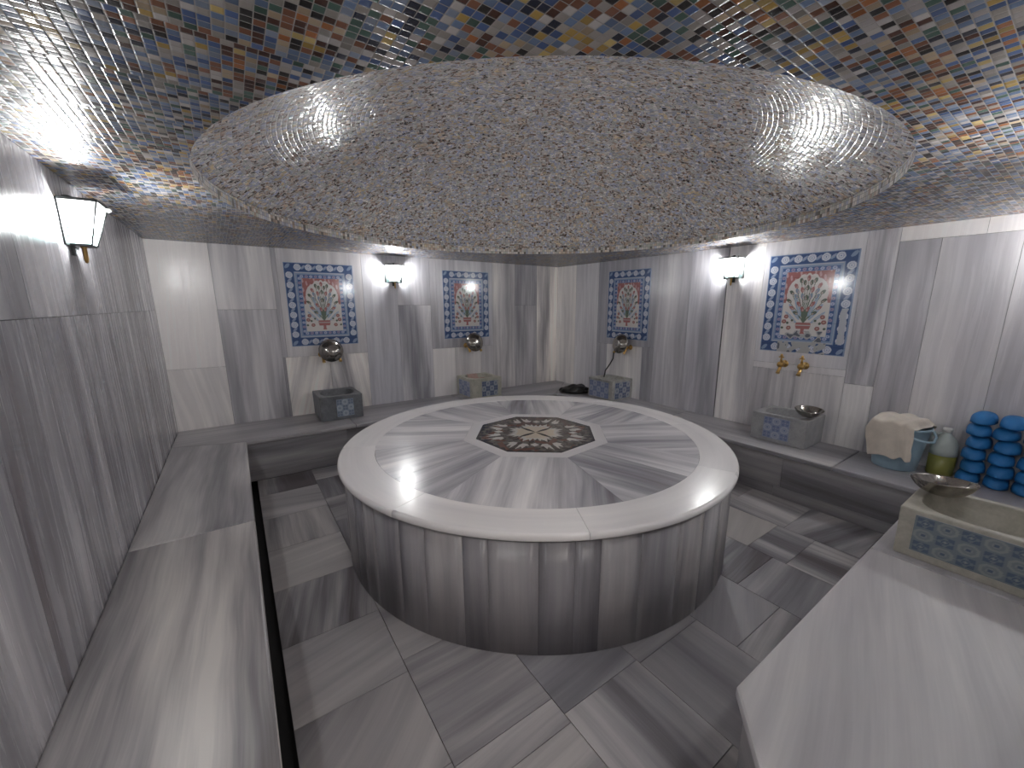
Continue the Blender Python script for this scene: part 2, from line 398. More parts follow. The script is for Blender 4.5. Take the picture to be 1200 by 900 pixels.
for i in range(n):
    a, b = 2*PI*i/n, 2*PI*(i+1)/n; P = lambda r, t, z: (DCX+r*math.cos(t), DCY+r*math.sin(t), z)
    ua, ub = a*DRR, b*DRR
    mb.face([P(DRR, a, ZC), P(DRR, b, ZC), P(DRR, b, ZC+LIP), P(DRR, a, ZC+LIP)], [(ua, .001), (ub, .001), (ub, LIP), (ua, LIP)], smooth=True)
    mb.face([P(DRR, a, ZC+LIP), P(DRR, b, ZC+LIP), P(DRR+.03, b, ZC+LIP), P(DRR+.03, a, ZC+LIP)], [(ua, .1), (ub, .1), (ub, .13), (ua, .13)])
for f in mb.bm.faces:
    f.normal_update(); c = f.calc_center_median()
    if f.normal.dot(Vector((DCX, DCY, 1.5))-c) < 0: f.normal_flip()
mb.build('dome_rim', M['mosaic_band'], ceil, recalc=False)
mb = MB(); HD = .56; RD = DRR+.03; RS = (RD*RD+HD*HD)/(2*HD); amax = math.asin(RD/RS); nr = 48; n = 192
rows = []
for k in range(1, nr+1):
    t = amax*k/nr; rows.append([mb.bm.verts.new((DCX+RS*math.sin(t)*math.cos(2*PI*i/n), DCY+RS*math.sin(t)*math.sin(2*PI*i/n), ZC+LIP+HD-RS*(1-math.cos(t)))) for i in range(n)])
pole = mb.bm.verts.new((DCX, DCY, ZC+LIP+HD))
for i in range(n):
    j = (i+1) % n
    mb.face(None, [((i+.5)/n, 0), (i/n, RS*amax/nr), ((i+1)/n, RS*amax/nr)], smooth=True, verts=[pole, rows[0][i], rows[0][j]])
    for k in range(nr-1):
        s0, s1 = RS*amax*(k+1)/nr, RS*amax*(k+2)/nr
        mb.face(None, [(i/n, s0), (i/n, s1), ((i+1)/n, s1), ((i+1)/n, s0)], smooth=True, verts=[rows[k][i], rows[k+1][i], rows[k+1][j], rows[k][j]])
for f in mb.bm.faces:
    f.normal_update()
    if f.normal.z > 0: f.normal_flip()
mb.build('dome', M['mosaic_dome'], ceil, recalc=False)
mb = MB(); mb.box((XL-.3, YF-.35, 2.9), (XR+.3, YB+.3, 3.0))
tag(mb.build('trim_1', M['plaster']), kind='structure')

# ------------------------------------------------------------------ floor
mb = MB()
mb.box((XL-.1, YF-.14, -.12), (XR+.1, YB+.1, -.075), mi=2)
mb.box((0, YF-.13, -.075), (3.63, BB+.03, -.013), mi=1)
xe = [0, .45, .893, 1.33, 1.78, 2.23, 2.67, 3.12, 3.62]
cols = [[1.53, 1.985, 2.46, 2.93, 3.42, 3.9], [.5, .94, 1.06, 1.6, 2.1, 2.6, 3.1, 3.55, 4.0], [.53, .98, 1.5, 3.4, 3.9], [.5, .96, 1.4, 3.6, 4.05], [.3, .75, 1.1, 3.4, 3.85], [.52, .98, 1.5, 2, 3.2, 3.65, 4.1], [.4, .9, 1.14, 1.6, 2.05, 2.5, 3, 3.45, 3.9], [.65, 1.1, 1.55, 2.0, 2.45, 2.9, 3.35, 3.8]]
cols[0] = [.15, .62, 1.08] + cols[0]
tones = {(0, 4): (.52, .5, .35, (1, .2, 0)), (0, 5): (.38, .5, .9, (.25, 1, 0)), (0, 6): (.62, .6, .3, (1, .15, 0)), (1, 5): (.46, .5, .8, (0, 1, 0)), (0, 3): (.5, .55, .35, (.5, .5, 0)),
         (1, 4): (.62, .5, .3, (1, 0, 0)), (1, 3): (.52, .5, .5, (1, 0, 0)), (2, 2): (.46, .3, .3, (1, .1, 0)), (2, 3): (.36, .2, .3, (1, .4, 0)), (2, 1): (.6, .4, .5, (0, 1, 0)), (3, 1): (.55, .4, .3, (0, 1, 0)), (3, 2): (.52, .5, .3, (1, 0, 0)),
         (4, 2): (.5, .4, .3, (1, .5, 0)), (4, 3): (.42, .5, .4, (0, 1, 0)), (6, 3): (.66, .75, .25, (1, .3, 0)), (5, 2): (.38, .4, .8, (1, .1, 0)), (5, 3): (.4, .4, .7, (1, .1, 0)), (6, 2): (.36, .4, .8, (0, 1, 0))}
for i, ysm in enumerate(cols):
    ye = [YF-.12] + ysm + [BB+.03]
    for j in range(len(ye)-1):
        d = tones.get((i, j)) or (rnd.uniform(.34, .64), rnd.uniform(.4, .65), rnd.uniform(.35, .85), rnd.choice([(1, .1, 0), (0, 1, 0), (.1, 1, 0), (1, -.2, 0)]))
        mb.rect((0, 0, 0), X3, Y3, xe[i], xe[i+1], ye[j], ye[j+1], (0, 0, 1), .012, d[3], d[:3], 0, g=.0016)
tag(mb.build('floor', [M['marble_floor'], M['grout'], M['black']]), kind='structure')

# ------------------------------------------------------------------ benches
TH = .038
def bench(name, label, polys, fronts, seat_mat='marble_bench'):
    """polys: (points xy, streak, tone); fronts: (a, b, normal, streak tones)."""
    t = thing(name, label, 'bench', (0, 0, 0))
    mb = MB()
    for pts, st, tn_ in polys: mb.plate([(p[0], p[1], H0) for p in pts], (0, 0, 1), TH, st, tn_)
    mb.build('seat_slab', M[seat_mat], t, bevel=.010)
    mb = MB()
    for a, b, z0, z1, n, seed in fronts:
        a, b, n = Vector((*a, 0)), Vector((*b, 0)), Vector(n); L = (b-a).length; U = (b-a)/L; u = 0
        mb.plate([a-n*.012+Z3*z0, b-n*.012+Z3*z0, b-n*.012+Z3*z1, a-n*.012+Z3*z1], n, .03, Z3, mi=1)
        zs = [z0, z0+.095, z1]
        for zz in range(2):
            u = 0
            while u < L-.01:
                u1 = min(L, u+(.9 if zz else .7)+rnd.uniform(-.1, .3))
                if L-u1 < .15: u1 = L
                mb.rect(a, U, Z3, u, u1, zs[zz], zs[zz+1], n, .011, U+Z3*rnd.uniform(-.08, .08), (rnd.uniform(.38, .55), .5, .6), 0); u = u1
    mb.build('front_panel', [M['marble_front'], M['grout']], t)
    return t
e = .002; XW = XL+.001; XRW = XR-.001; YW = YB-.001
LB = [([(XW, YF+.001), (BL, YF+.001), (BL, .82-e), (XW, .82-e)], (0, 1, 0), (.55, .6, .9)),
      ([(XW, .82+e), (BL, .82+e), (BL, 2.61-e), (XW, 2.61-e)], (.02, 1, 0), (.56, .66, 1.0)),
      ([(XW, 2.61+e), (BL, 2.61+e), (BL, BB), (XW, 4.44)], (.04, 1, 0), (.58, .5, .9))]
t = bench('marble_bench', 'long grey marble bench along the wall with a single lantern and no taps', LB, [((BL-.035, YF+.001), (BL-.035, BB+.02), -.075, H0-TH, (1, 0, 0), 1)])
BBp = [([(XW, 4.44), (BL, BB), (.9-e, BB), (.9-e, YW), (XW, YW)], (1, .05, 0), (.46, .5, .5)), ([(.9+e, BB), (2.3-e, BB), (2.3-e, YW), (.9+e, YW)], (1, 0, 0), (.5, .4, .4)),
       ([(2.3+e, BB), (BR, BB), (XRW, 4.8), (XRW, YW), (2.3+e, YW)], (1, 0, 0), (.42, .4, .4))]
t = bench('marble_bench', 'grey marble bench under the back wall carrying the dark basin and the cream basin', BBp, [((BL-.03, BB+.035), (BR+.06, BB+.035), -.0, H0-TH, (0, -1, 0), 2)])
RBp = [([(BR, 2.6+e), (XRW, 2.6+e), (XRW, 4.8), (BR, BB)], (0, 1, 0), (.48, .4, .5)), ([(BR, 1.0+e), (XRW, 1.0+e), (XRW, 2.6-e), (BR, 2.6-e)], (0, 1, 0), (.48, .45, .6)),
       ([(BR, BF+e), (XRW, BF+e), (XRW, 1.0-e), (BR, 1.0-e)], (0, 1, 0), (.42, .4, .3)), ([(BR, YF+.001), (XRW, YF+.001), (XRW, BF-e), (BR, BF-e)], (0, 1, 0), (.45, .4, .3))]
t = bench('marble_bench', 'grey marble bench under the wall where the bucket and blue slippers stand', RBp, [((BR+.035, BF-.03), (BR+.035, BB+.05), -.0, H0-TH, (-1, 0, 0), 3)])
NBp = [([(1.18, .485), (.80, .16), (.80, YF+.001), (2.5-e, YF+.001), (2.5-e, .49)], (1, .25, 0), (.60, .52, .35)),
       ([(2.5+e, .49), (2.5+e, YF+.001), (BR-e, YF+.001), (BR-e, .49)], (1, 0, 0), (.52, .5, .35))]
t = bench('marble_bench', 'pale marble bench with a cut corner, nearest the viewer beside the metal-bowl basin', NBp, [((1.19, .455), (BR+.02, .46), -.0, H0-TH, (0, 1, 0), 4), ((.83, .145), (1.19, .455), -.0, H0-TH, (-.65, .76, 0), 5)], 'marble_near')

# ------------------------------------------------------------------ round heated platform
pf = thing('marble_platform', 'large round marble platform with an octagonal star inlay, in the middle of the room', 'platform', (PCX, PCY, 0))
def ang_seg(mb, prof, a0, a1, tone, mi=0, g=.0012, tangential=False, step=.05, close=True):
    """Revolve an open profile (r, z) from a0 to a1: one curved stone."""
    k = max(2, int((a1-a0)/step)+1); ou, ov = rnd.uniform(0, 60), rnd.uniform(0, 60); rows = []
    rm = max(p[0] for p in prof); a0 += g/rm; a1 -= g/rm
    ds = [0]
    for p, q in zip(prof, prof[1:]): ds.append(ds[-1]+math.hypot(q[0]-p[0], q[1]-p[1]))
    for i in range(k+1):
        a = a0+(a1-a0)*i/k; rows.append([mb.bm.verts.new((r*math.cos(a), r*math.sin(a), z)) for r, z in prof])
    for i in range(k):
        A0, A1 = (a0+(a1-a0)*i/k)*rm, (a0+(a1-a0)*(i+1)/k)*rm
        for j in range(len(prof)-1):
            q = [(A0, ds[j]), (A0, ds[j+1]), (A1, ds[j+1]), (A1, ds[j])]
            uv = [((d+ou, s_+ov) if tangential else (s_+ou, d+ov)) for s_, d in q]
            mb.face(None, uv, tone, mi, smooth=not (abs(prof[j][1]-prof[j+1][1]) < 1e-6), verts=[rows[i][j], rows[i][j+1], rows[i+1][j+1], rows[i+1][j]])
    for row, rev in ((rows[0], False), (rows[-1], True)):
        mb.face(None, [(ou, ov)]*len(prof), tone, mi, verts=list(reversed(row)) if rev else row)
mb = MB(); a = 0; staves = []
while a < 2*PI-1e-6:
    w_ = rnd.choice([.09, .12, .15, .17, .21]); b = a+w_
    if 2*PI-b < .08: b = 2*PI
    ang_seg(mb, [(DR-.02, 0), (DR, 0), (DR, .60), (DR-.02, .60)], a, b, (rnd.choice([.28, .36, .42, .46, .5, .55, .62]), rnd.uniform(.35, .6), rnd.uniform(.3, .7)), g=.0006, step=.04); a = b
mb.lathe([(DR-.005, 0), (DR-.005, .60)], 128, mi=1)
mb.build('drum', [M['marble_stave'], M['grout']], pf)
mb = MB()
joints = [-157, -117, -67, -22, 24, 68, 113, 157, 203]
nose = [(1.148, .60), (1.148, .64), (PR-.016, .64)] + [(PR-.016+.016*math.sin(t_), .624+.016*math.cos(t_)) for t_ in (.12, .5, 1.0, 1.57)] + [(PR, .612), (PR-.004, .604), (PR-.012, .601)]
for k in range(8):
    ang_seg(mb, nose, math.radians(joints[k]), math.radians(joints[k+1]), (rnd.uniform(.82, .90), .5, .2), tangential=True, step=.035)
o = mb.build('rim_ring', M['marble_top'], pf); o['label'] = 'paler rounded rim of curved slabs'
mb = MB()
mb.lathe([(0, .60), (1.149, .60), (1.149, .628), (0, .628)], 96, mi=1)
OC = Vector((.035, .045, 0)); OR, OI = .565, .472; OA = math.radians(29.5)
oct_ = lambda r, k: OC+Vector((r*math.cos(OA+k*PI/4), r*math.sin(OA+k*PI/4), 0))
wed = {0: .5, 1: .45, 2: .62, 3: .55, 4: .5, 5: .46, 6: .55, 7: .5}
for k in range(8):
    A0, A1 = oct_(OR, k), oct_(OR, k+1)
    f = lambda P: math.atan2(P.y, P.x)
    # outer ends lie on the ring, straight out of the octagon corners
    def outp(P, rad=1.146):
        d = (P-OC).normalized(); b_ = P.dot(d); c_ = P.dot(P)-rad*rad; return P+d*(-b_+math.sqrt(b_*b_-c_))
    B0_, B1_ = outp(A0), outp(A1); t0, t1 = f(B0_), f(B1_)
    while t1 < t0: t1 += 2*PI
    g_ = .0012; tang = (A1-A0).normalized()
    mid = ((A0+A1)/2-OC).normalized()
    nsub = 2 if k in (0, 2, 3, 5, 7) else 1
    for s_ in range(nsub):
        fa, fb = s_/nsub, (s_+1)/nsub
        In0, In1 = A0.lerp(A1, fa), A0.lerp(A1, fb)
        if nsub == 2: f0 = fa+(.08 if s_ else 0); f1 = fb+(0 if s_ else .08)
        else: f0, f1 = fa, fb
        arc = [Vector((1.146*math.cos(t0+(t1-t0)*(f0+(f1-f0)*i/10)), 1.146*math.sin(t0+(t1-t0)*(f0+(f1-f0)*i/10)), 0)) for i in range(11)]
        pts = [In0+tang*g_+Z3*.639, In1-tang*g_+Z3*.639] + [p+Z3*.639 for p in reversed([arc[0]+tang*g_]+arc[1:-1]+[arc[-1]-tang*g_])]
        mb.plate(pts, (0, 0, 1), .012, mid+tang*rnd.uniform(-.2, .2), (wed[k]+rnd.uniform(-.06, .06), .45, .75))
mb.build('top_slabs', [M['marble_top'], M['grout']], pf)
mb = MB()
for k in range(8):
    mb.plate([oct_(OR-.002, k)+Z3*.6392, oct_(OR-.002, k+1)+Z3*.6392, oct_(OI, k+1)+Z3*.6392, oct_(OI, k)+Z3*.6392], (0, 0, 1), .012, oct_(1, k+1)-oct_(1, k), (.72, .5, .12))
mb.build('octagon_border', M['marble_top'], pf)['label'] = 'plain white octagonal border strip'

def paint_grid(name, w, h, nu, nv, fn, mat, thick, parent=None, clip=None):
    """A thin tile picture: a fine grid in local XZ facing -Y (origin bottom middle); fn(u, v) gives each point's glaze colour."""
    us = np.linspace(0, 1, nu+1); vs = np.linspace(0, 1, nv+1)
    V = np.array([((u-.5)*w, 0, v*h) for v in vs for u in us])
    F = [(j*(nu+1)+i, j*(nu+1)+i+1, (j+1)*(nu+1)+i+1, (j+1)*(nu+1)+i) for j in range(nv) for i in range(nu)]
    col = fn(V[:, 0]/1.0, V[:, 2]/1.0)
    n0 = len(V)
    edge = [(-w/2, 0, 0), (w/2, 0, 0), (w/2, 0, h), (-w/2, 0, h)]
    V2 = list(map(tuple, V)) + edge + [(x_, thick, z_) for x_, _, z_ in edge]
    for i in range(4):
        j = (i+1) % 4; F.append((n0+i, n0+4+i, n0+4+j, n0+j))
    F.append((n0+7, n0+6, n0+5, n0+4)[::-1])
    me = bpy.data.meshes.new(name); me.from_pydata(V2, [], F)
    at = me.color_attributes.new('paint', 'FLOAT_COLOR', 'POINT')
    full = np.ones((len(V2), 4)); full[:n0, :3] = col; full[n0:, :3] = (.3, .35, .5)
    at.data.foreach_set('color', full.astype(np.float32).ravel())
    me.materials.append(mat); me.update()
    o = bpy.data.objects.new(name, me); C.objects.link(o)
    if parent: o.parent = parent
    return o

# star inlay
def octdist(x, y):
    a = np.mod(np.arctan2(y, x)-OA, PI/4)-PI/8; return np.hypot(x, y)*np.cos(a)
def star_color(x, y):
    ang = np.arctan2(y, x)-OA-PI/8; r = np.hypot(x, y); od_ = octdist(x, y)
    sec = np.mod(ang, PI/4); k = np.floor(np.mod(ang, 2*PI)/(PI/4)).astype(int)
    a = np.abs(sec-PI/8); px = r*np.cos(a); py = r*np.sin(a)            # px: apothem direction, py >= 0
    ap = OI*math.cos(PI/8); px = px/ap; py = py/ap; aa = a
    col = np.zeros((len(x), 3)); rs = np.random.RandomState(3)
    brown, grey, black, white, cream, rust = (np.array(c) for c in ((.085, .06, .052), (.15, .14, .125), (.012, .011, .012), (.60, .57, .53), (.62, .53, .42), (.15, .075, .055)))
    # checks of brown and grey along the slanted lines of the star
    ck = (np.floor((px+py)*7).astype(int)+np.floor((px-py)*7).astype(int)) % 2
    col[:] = np.where(ck[:, None] == 0, brown, grey)
    sel = (np.floor((px+py)*7).astype(int)*3+k*5) % 4 == 0; col[sel] = rust
    def poly(P, c, ks=None):
        P = np.array(P); ins = np.zeros(len(x), bool); j = len(P)-1
        for i in range(len(P)):
            xi, yi = P[i]; xj, yj = P[j]
            cond = ((yi > py) != (yj > py)) & (px < (xj-xi)*(py-yi)/(yj-yi+1e-12)+xi); ins ^= cond; j = i
        if ks is not None: ins &= np.isin(k, ks)
        col[ins] = c
    tt = math.tan(PI/8)
    # outer saw of black points
    saw = (od_/ap > .91+.06*np.abs(((ang*6.4) % 1)-.5)*2); col[saw] = black
    # central star: eight points with jagged shoulders
    poly([(0, -.03), (.40, -.03), (.54, .0), (.40, .05), (.47, .10), (.34, .10), (.40, .16), (.27, .27*tt+.01), (0, .01)], white)
    poly([(0, -.03), (.40, -.03), (.33, .05), (.29, .29*tt), (0, .01)], cream)
    # ring of white flames, two to a sector
    poly([(.63, .045), (.73, .03), (.93, .05), (.78, .085), (.86, .14), (.72, .145), (.70, .19), (.62, .13)], white)
    # lozenges where sectors meet
    d = np.abs((PI/8-aa))*r/ap; rr_ = r/ap
    loz = (np.abs(rr_-.66)*.9+d) < .075; loz &= (k % 2 == 0) & (sec < PI/8) | (k % 2 == 1) & (sec > PI/8); col[loz] = white
    # black darts between the points of the star on every second joint
    dart = (d < .035*np.sin(np.clip(rr_/.42, 0, 1)*PI)) & (rr_ < .42) & (((k % 2 == 0) & (sec > PI/8)) | ((k % 2 == 1) & (sec < PI/8))); col[dart] = black
    return col
nn = 44; V = []; cc = []
me = bpy.data.meshes.new('star_inlay'); F = []
apx = OI*math.cos(PI/8); G = 300
xs = np.linspace(-OI, OI, G+1); gx, gy = np.meshgrid(xs, xs); gx, gy = gx.ravel(), gy.ravel()
od = octdist(gx, gy); ok = od < apx
idx = -np.ones(len(gx), int); keep = ok.reshape(G+1, G+1)
fk = keep[:-1, :-1] & keep[1:, :-1] & keep[:-1, 1:] & keep[1:, 1:]
used = np.zeros_like(keep); used[:-1, :-1] |= fk; used[1:, :-1] |= fk; used[:-1, 1:] |= fk; used[1:, 1:] |= fk
ui = np.where(used.ravel())[0]; idx[ui] = np.arange(len(ui))
V = [(gx[i], gy[i], 0) for i in ui]
jj, ii = np.where(fk)
F = [(int(idx[j*(G+1)+i]), int(idx[j*(G+1)+i+1]), int(idx[(j+1)*(G+1)+i+1]), int(idx[(j+1)*(G+1)+i])) for j, i in zip(jj, ii)]
n0 = len(V)
V += [(OI*math.cos(OA+k*PI/4), OI*math.sin(OA+k*PI/4), -.001) for k in range(8)] + [(OI*math.cos(OA+k*PI/4), OI*math.sin(OA+k*PI/4), -.012) for k in range(8)]
F.append(tuple(range(n0, n0+8))); F += [(n0+k, n0+8+k, n0+8+(k+1) % 8, n0+(k+1) % 8) for k in range(8)]
me.from_pydata(V, [], F)
at = me.color_attributes.new('paint', 'FLOAT_COLOR', 'POINT'); full = np.ones((len(V), 4)); full[:n0, :3] = star_color(gx[ui], gy[ui]); full[n0:, :3] = .03
at.data.foreach_set('color', full.astype(np.float32).ravel()); me.materials.append(M['inlay']); me.update()
si = bpy.data.objects.new('star_inlay', me); C.objects.link(si); si.parent = pf; si.location = OC+Z3*.6392
si['label'] = 'octagonal brown, grey and white stone star inlay'

# ------------------------------------------------------------------ tile pictures on the walls
PW, PHH = .68, .875
def panel_color(worn, seed):
    rs = np.random.RandomState(seed)
    def fn(x, z):
        x = x+PW/2; n = len(x); col = np.zeros((n, 3))
        navy, blue, sky, lil, white, cream, red, green, teal = (np.array(c) for c in ((.06, .105, .235), (.12, .19, .37), (.27, .35, .50), (.36, .39, .52), (.64, .67, .74), (.68, .65, .62), (.38, .16, .155), (.11, .14, .11), (.22, .29, .38)))
        e_ = np.minimum(np.minimum(x, PW-x), np.minimum(z, PHH-z))
        col[:] = navy
        def disc(cx, cz, r, c, sx=1, sz=1, rot=0):
            dx, dz = x-cx, z-cz
            u_ = dx*math.cos(rot)+dz*math.sin(rot); v_ = -dx*math.sin(rot)+dz*math.cos(rot)
            m_ = (u_/sx)**2+(v_/sz)**2 < r*r; col[m_] = c; return m_
        # outer border: rosettes and leaves
        bw = .09; c0 = bw/2
        def along(x0, z0, x1, z1, k):
            for i in range(k):
                t_ = (i+.5)/k; cx, cz = x0+(x1-x0)*t_, z0+(z1-z0)*t_
                disc(cx, cz, .033, white); disc(cx, cz, .021, lil); disc(cx, cz, .016, white); disc(cx, cz, .005, blue)
                if i < k-1:
                    t2 = (i+1)/k; ex, ez = x0+(x1-x0)*t2, z0+(z1-z0)*t2
                    disc(ex, ez, .022, sky, 1.3, .55, .8); disc(ex, ez+.004, .012, lil, 1.3, .5, .8)
        along(c0+.03, c0, PW-c0-.03, c0, 5); along(c0+.03, PHH-c0, PW-c0-.03, PHH-c0, 5)
        along(c0, c0+.03, c0, PHH-c0-.03, 7); along(PW-c0, c0+.03, PW-c0, PHH-c0-.03, 7)
        for cx in (c0*.8, PW-c0*.8):
            for cz in (c0*.8, PHH-c0*.8): disc(cx, cz, .026, sky, 1.2, .6, .8)
        col[e_ < .008] = sky
        inner = e_ > bw; col[inner] = sky
        col[(e_ > bw+.006) & (e_ < bw+.012)] = white*.8
        col[e_ > bw+.028] = navy*1.3
        b2 = bw+.028; w2 = .038; c1 = b2+w2/2
        def dots(x0, z0, x1, z1, k):
            for i in range(k):
                t_ = (i+.5)/k; cx, cz = x0+(x1-x0)*t_, z0+(z1-z0)*t_
                disc(cx, cz, .0135, lil*1.25 if i % 2 == 0 else np.array((.36, .30, .42)), 1.25, 1)
                disc(cx, cz, .005, blue)
        dots(c1, c1, PW-c1, c1, 9); dots(c1, PHH-c1, PW-c1, PHH-c1, 9); dots(c1, c1, c1, PHH-c1, 13); dots(PW-c1, c1, PW-c1, PHH-c1, 13)
        f0 = b2+w2; fld = e_ > f0
        col[(e_ > f0-.005) & (e_ < f0)] = sky
        # field: red spandrels outside a scalloped arch
        X = (x-PW/2)/(PW/2-f0); Z = (z-f0)/(PHH-2*f0)
        ath = np.arctan2(Z-.58, X); rad = np.hypot(X, (Z-.58)*2.35)
        arch = (Z < .52) | (rad < .86+.07*np.abs(np.sin(ath*5)))
        col[fld & ~arch] = red
        sp = fld & ~arch & ((np.sin(X*31)+np.sin(Z*37+X*9)) > 1.0); col[sp] = (.58, .38, .38)
        col[fld & arch] = cream
        def F(X_, Z_): return PW/2+X_*(PW/2-f0), f0+Z_*(PHH-2*f0)
        # stems, leaves, blossoms rising out of a red vase
        def stem(pts, w_, c):
            P = np.array([F(*p) for p in pts])
            for p_, q_ in zip(P, P[1:]):
                d_ = q_-p_; L2 = (d_**2).sum(); t_ = np.clip(((x-p_[0])*d_[0]+(z-p_[1])*d_[1])/L2, 0, 1)
                m_ = (x-p_[0]-t_*d_[0])**2+(z-p_[1]-t_*d_[1])**2 < w_*w_; col[m_ & fld] = c
        heads = [(.42, .70, teal), (.14, .83, green), (.18, .62, teal), (.40, .36, green), (0, .90, red), (.30, .86, green), (.50, .78, red), (.66, .68, green), (.74, .55, green), (.45, .62, teal), (.22, .72, red), (.30, .5, red), (.0, .60, green), (.58, .44, red), (.12, .42, red), (0, .75, green)]
        for hx, hz, c in heads:
            for s_ in ((-1, 1) if hx else (1,)):
                stem([(0, .2), (s_*hx*.35, .2+(hz-.2)*.45), (s_*hx*.8, .2+(hz-.2)*.8), (s_*hx, hz)], .0028, green*1.3)
        for s_ in (-1, 1):
            for (ax_, az_, bx_, bz_) in ((.2, .25, .72, .5), (.15, .3, .5, .62), (.3, .2, .85, .38)):
                p0, p1 = F(s_*ax_, az_), F(s_*bx_, bz_)
                L_ = math.hypot(p1[0]-p0[0], p1[1]-p0[1]); rot = math.atan2(p1[1]-p0[1], p1[0]-p0[0])
                disc((p0[0]+p1[0])/2, (p0[1]+p1[1])/2, L_/2, teal*1.5, 1, .16, rot); disc((p0[0]+p1[0])/2, (p0[1]+p1[1])/2, L_/2*.8, cream*.8, 1, .05, rot)
        for hx, hz, c in heads:
            for s_ in ((-1, 1) if hx else (1,)):
                p = F(s_*hx, hz); ro = math.atan2((hz-.2)*1.6, s_*hx+1e-6)
                disc(p[0], p[1], .022, c, 1.1, .62, ro); disc(p[0]-.004*s_, p[1]-.004, .011, np.array((.55, .42, .38)), 1.2, .5, ro); disc(p[0], p[1], .005, c)
        for s_ in (-1, 1):
            for hx, hz in ((.86, .22), (.62, .12), (.78, .30)):
                p = F(s_*hx, hz); disc(p[0], p[1], .019, red*.9); disc(p[0], p[1], .008, (.5, .35, .3))
            for hx, hz in ((.5, .24), (.92, .12), (.7, .2)):
                p = F(s_*hx, hz); disc(p[0], p[1], .011, green)
        vx, vz = X, Z
        vase = fld & (((np.abs(vx) < .34-.9*np.abs(vz-.17)) & (vz > .11) & (vz < .21)) | ((np.abs(vx) < .07+.8*np.clip(.07-vz, 0, 1)) & (vz > .03) & (vz <= .11)))
        col[vase] = red*1.05; col[vase & (vz > .155) & (vz < .17)] = cream*.8
        # joints of the tiles that make up the picture
        for zz in (.205, .405, .605, .805):
            col[np.abs(z-(PHH-zz)) < .0016] *= .72
        for xx in (.1, PW-.1): col[np.abs(x-xx) < .0012] *= .85
        if worn:
            dn = np.array([noise.noise(Vector((float(a_)*22, float(b_)*22, 1))) for a_, b_ in zip(x, z)])
            w1 = (z < .10) & (x > .15) & (x < .54) & (dn > -.22); w2_ = (z < .20) & (x > .2) & (x < .5) & (dn > .02)
            w3 = (np.abs(x-(PW-.045)) < .024+dn*.01) & (z > .1) & (z < .4)
            col[w1 | w2_] = (.44, .44, .44); col[w3] = (.5, .52, .56)
            sp_ = (w1 | w2_) & (dn > .33); col[sp_] = (.14, .15, .18)
        return col
    return fn
p0 = paint_grid('tile_picture', PW, PHH, 170, 216, panel_color(False, 1), M['glazed'], .006)
PZ = 1.163
p0.location = (.822, YB-.004, PZ)
tag(p0, 'blue bordered floral tile picture above the dark grey basin', 'tile picture', 'floral tile pictures set in the walls')
o = p0.copy(); C.objects.link(o); o.location = (2.595, YB-.004, PZ); o['label'] = 'blue bordered floral tile picture above the cream stone basin with the pink cloth'
o = p0.copy(); C.objects.link(o); o.location = (XR-.004, 3.59, PZ); o.rotation_euler = (0, 0, -PI/2); o['label'] = 'blue bordered floral tile picture above the basin with a black hose'
o = paint_grid('tile_picture', PW, PHH, 170, 216, panel_color(True, 2), M['glazed'], .006)
o.location = (XR-.004, 1.56, PZ+.01); o.rotation_euler = (0, 0, -PI/2)
tag(o, 'floral tile picture with a worn, faded lower border above two bare brass taps', 'tile picture', 'floral tile pictures set in the walls')

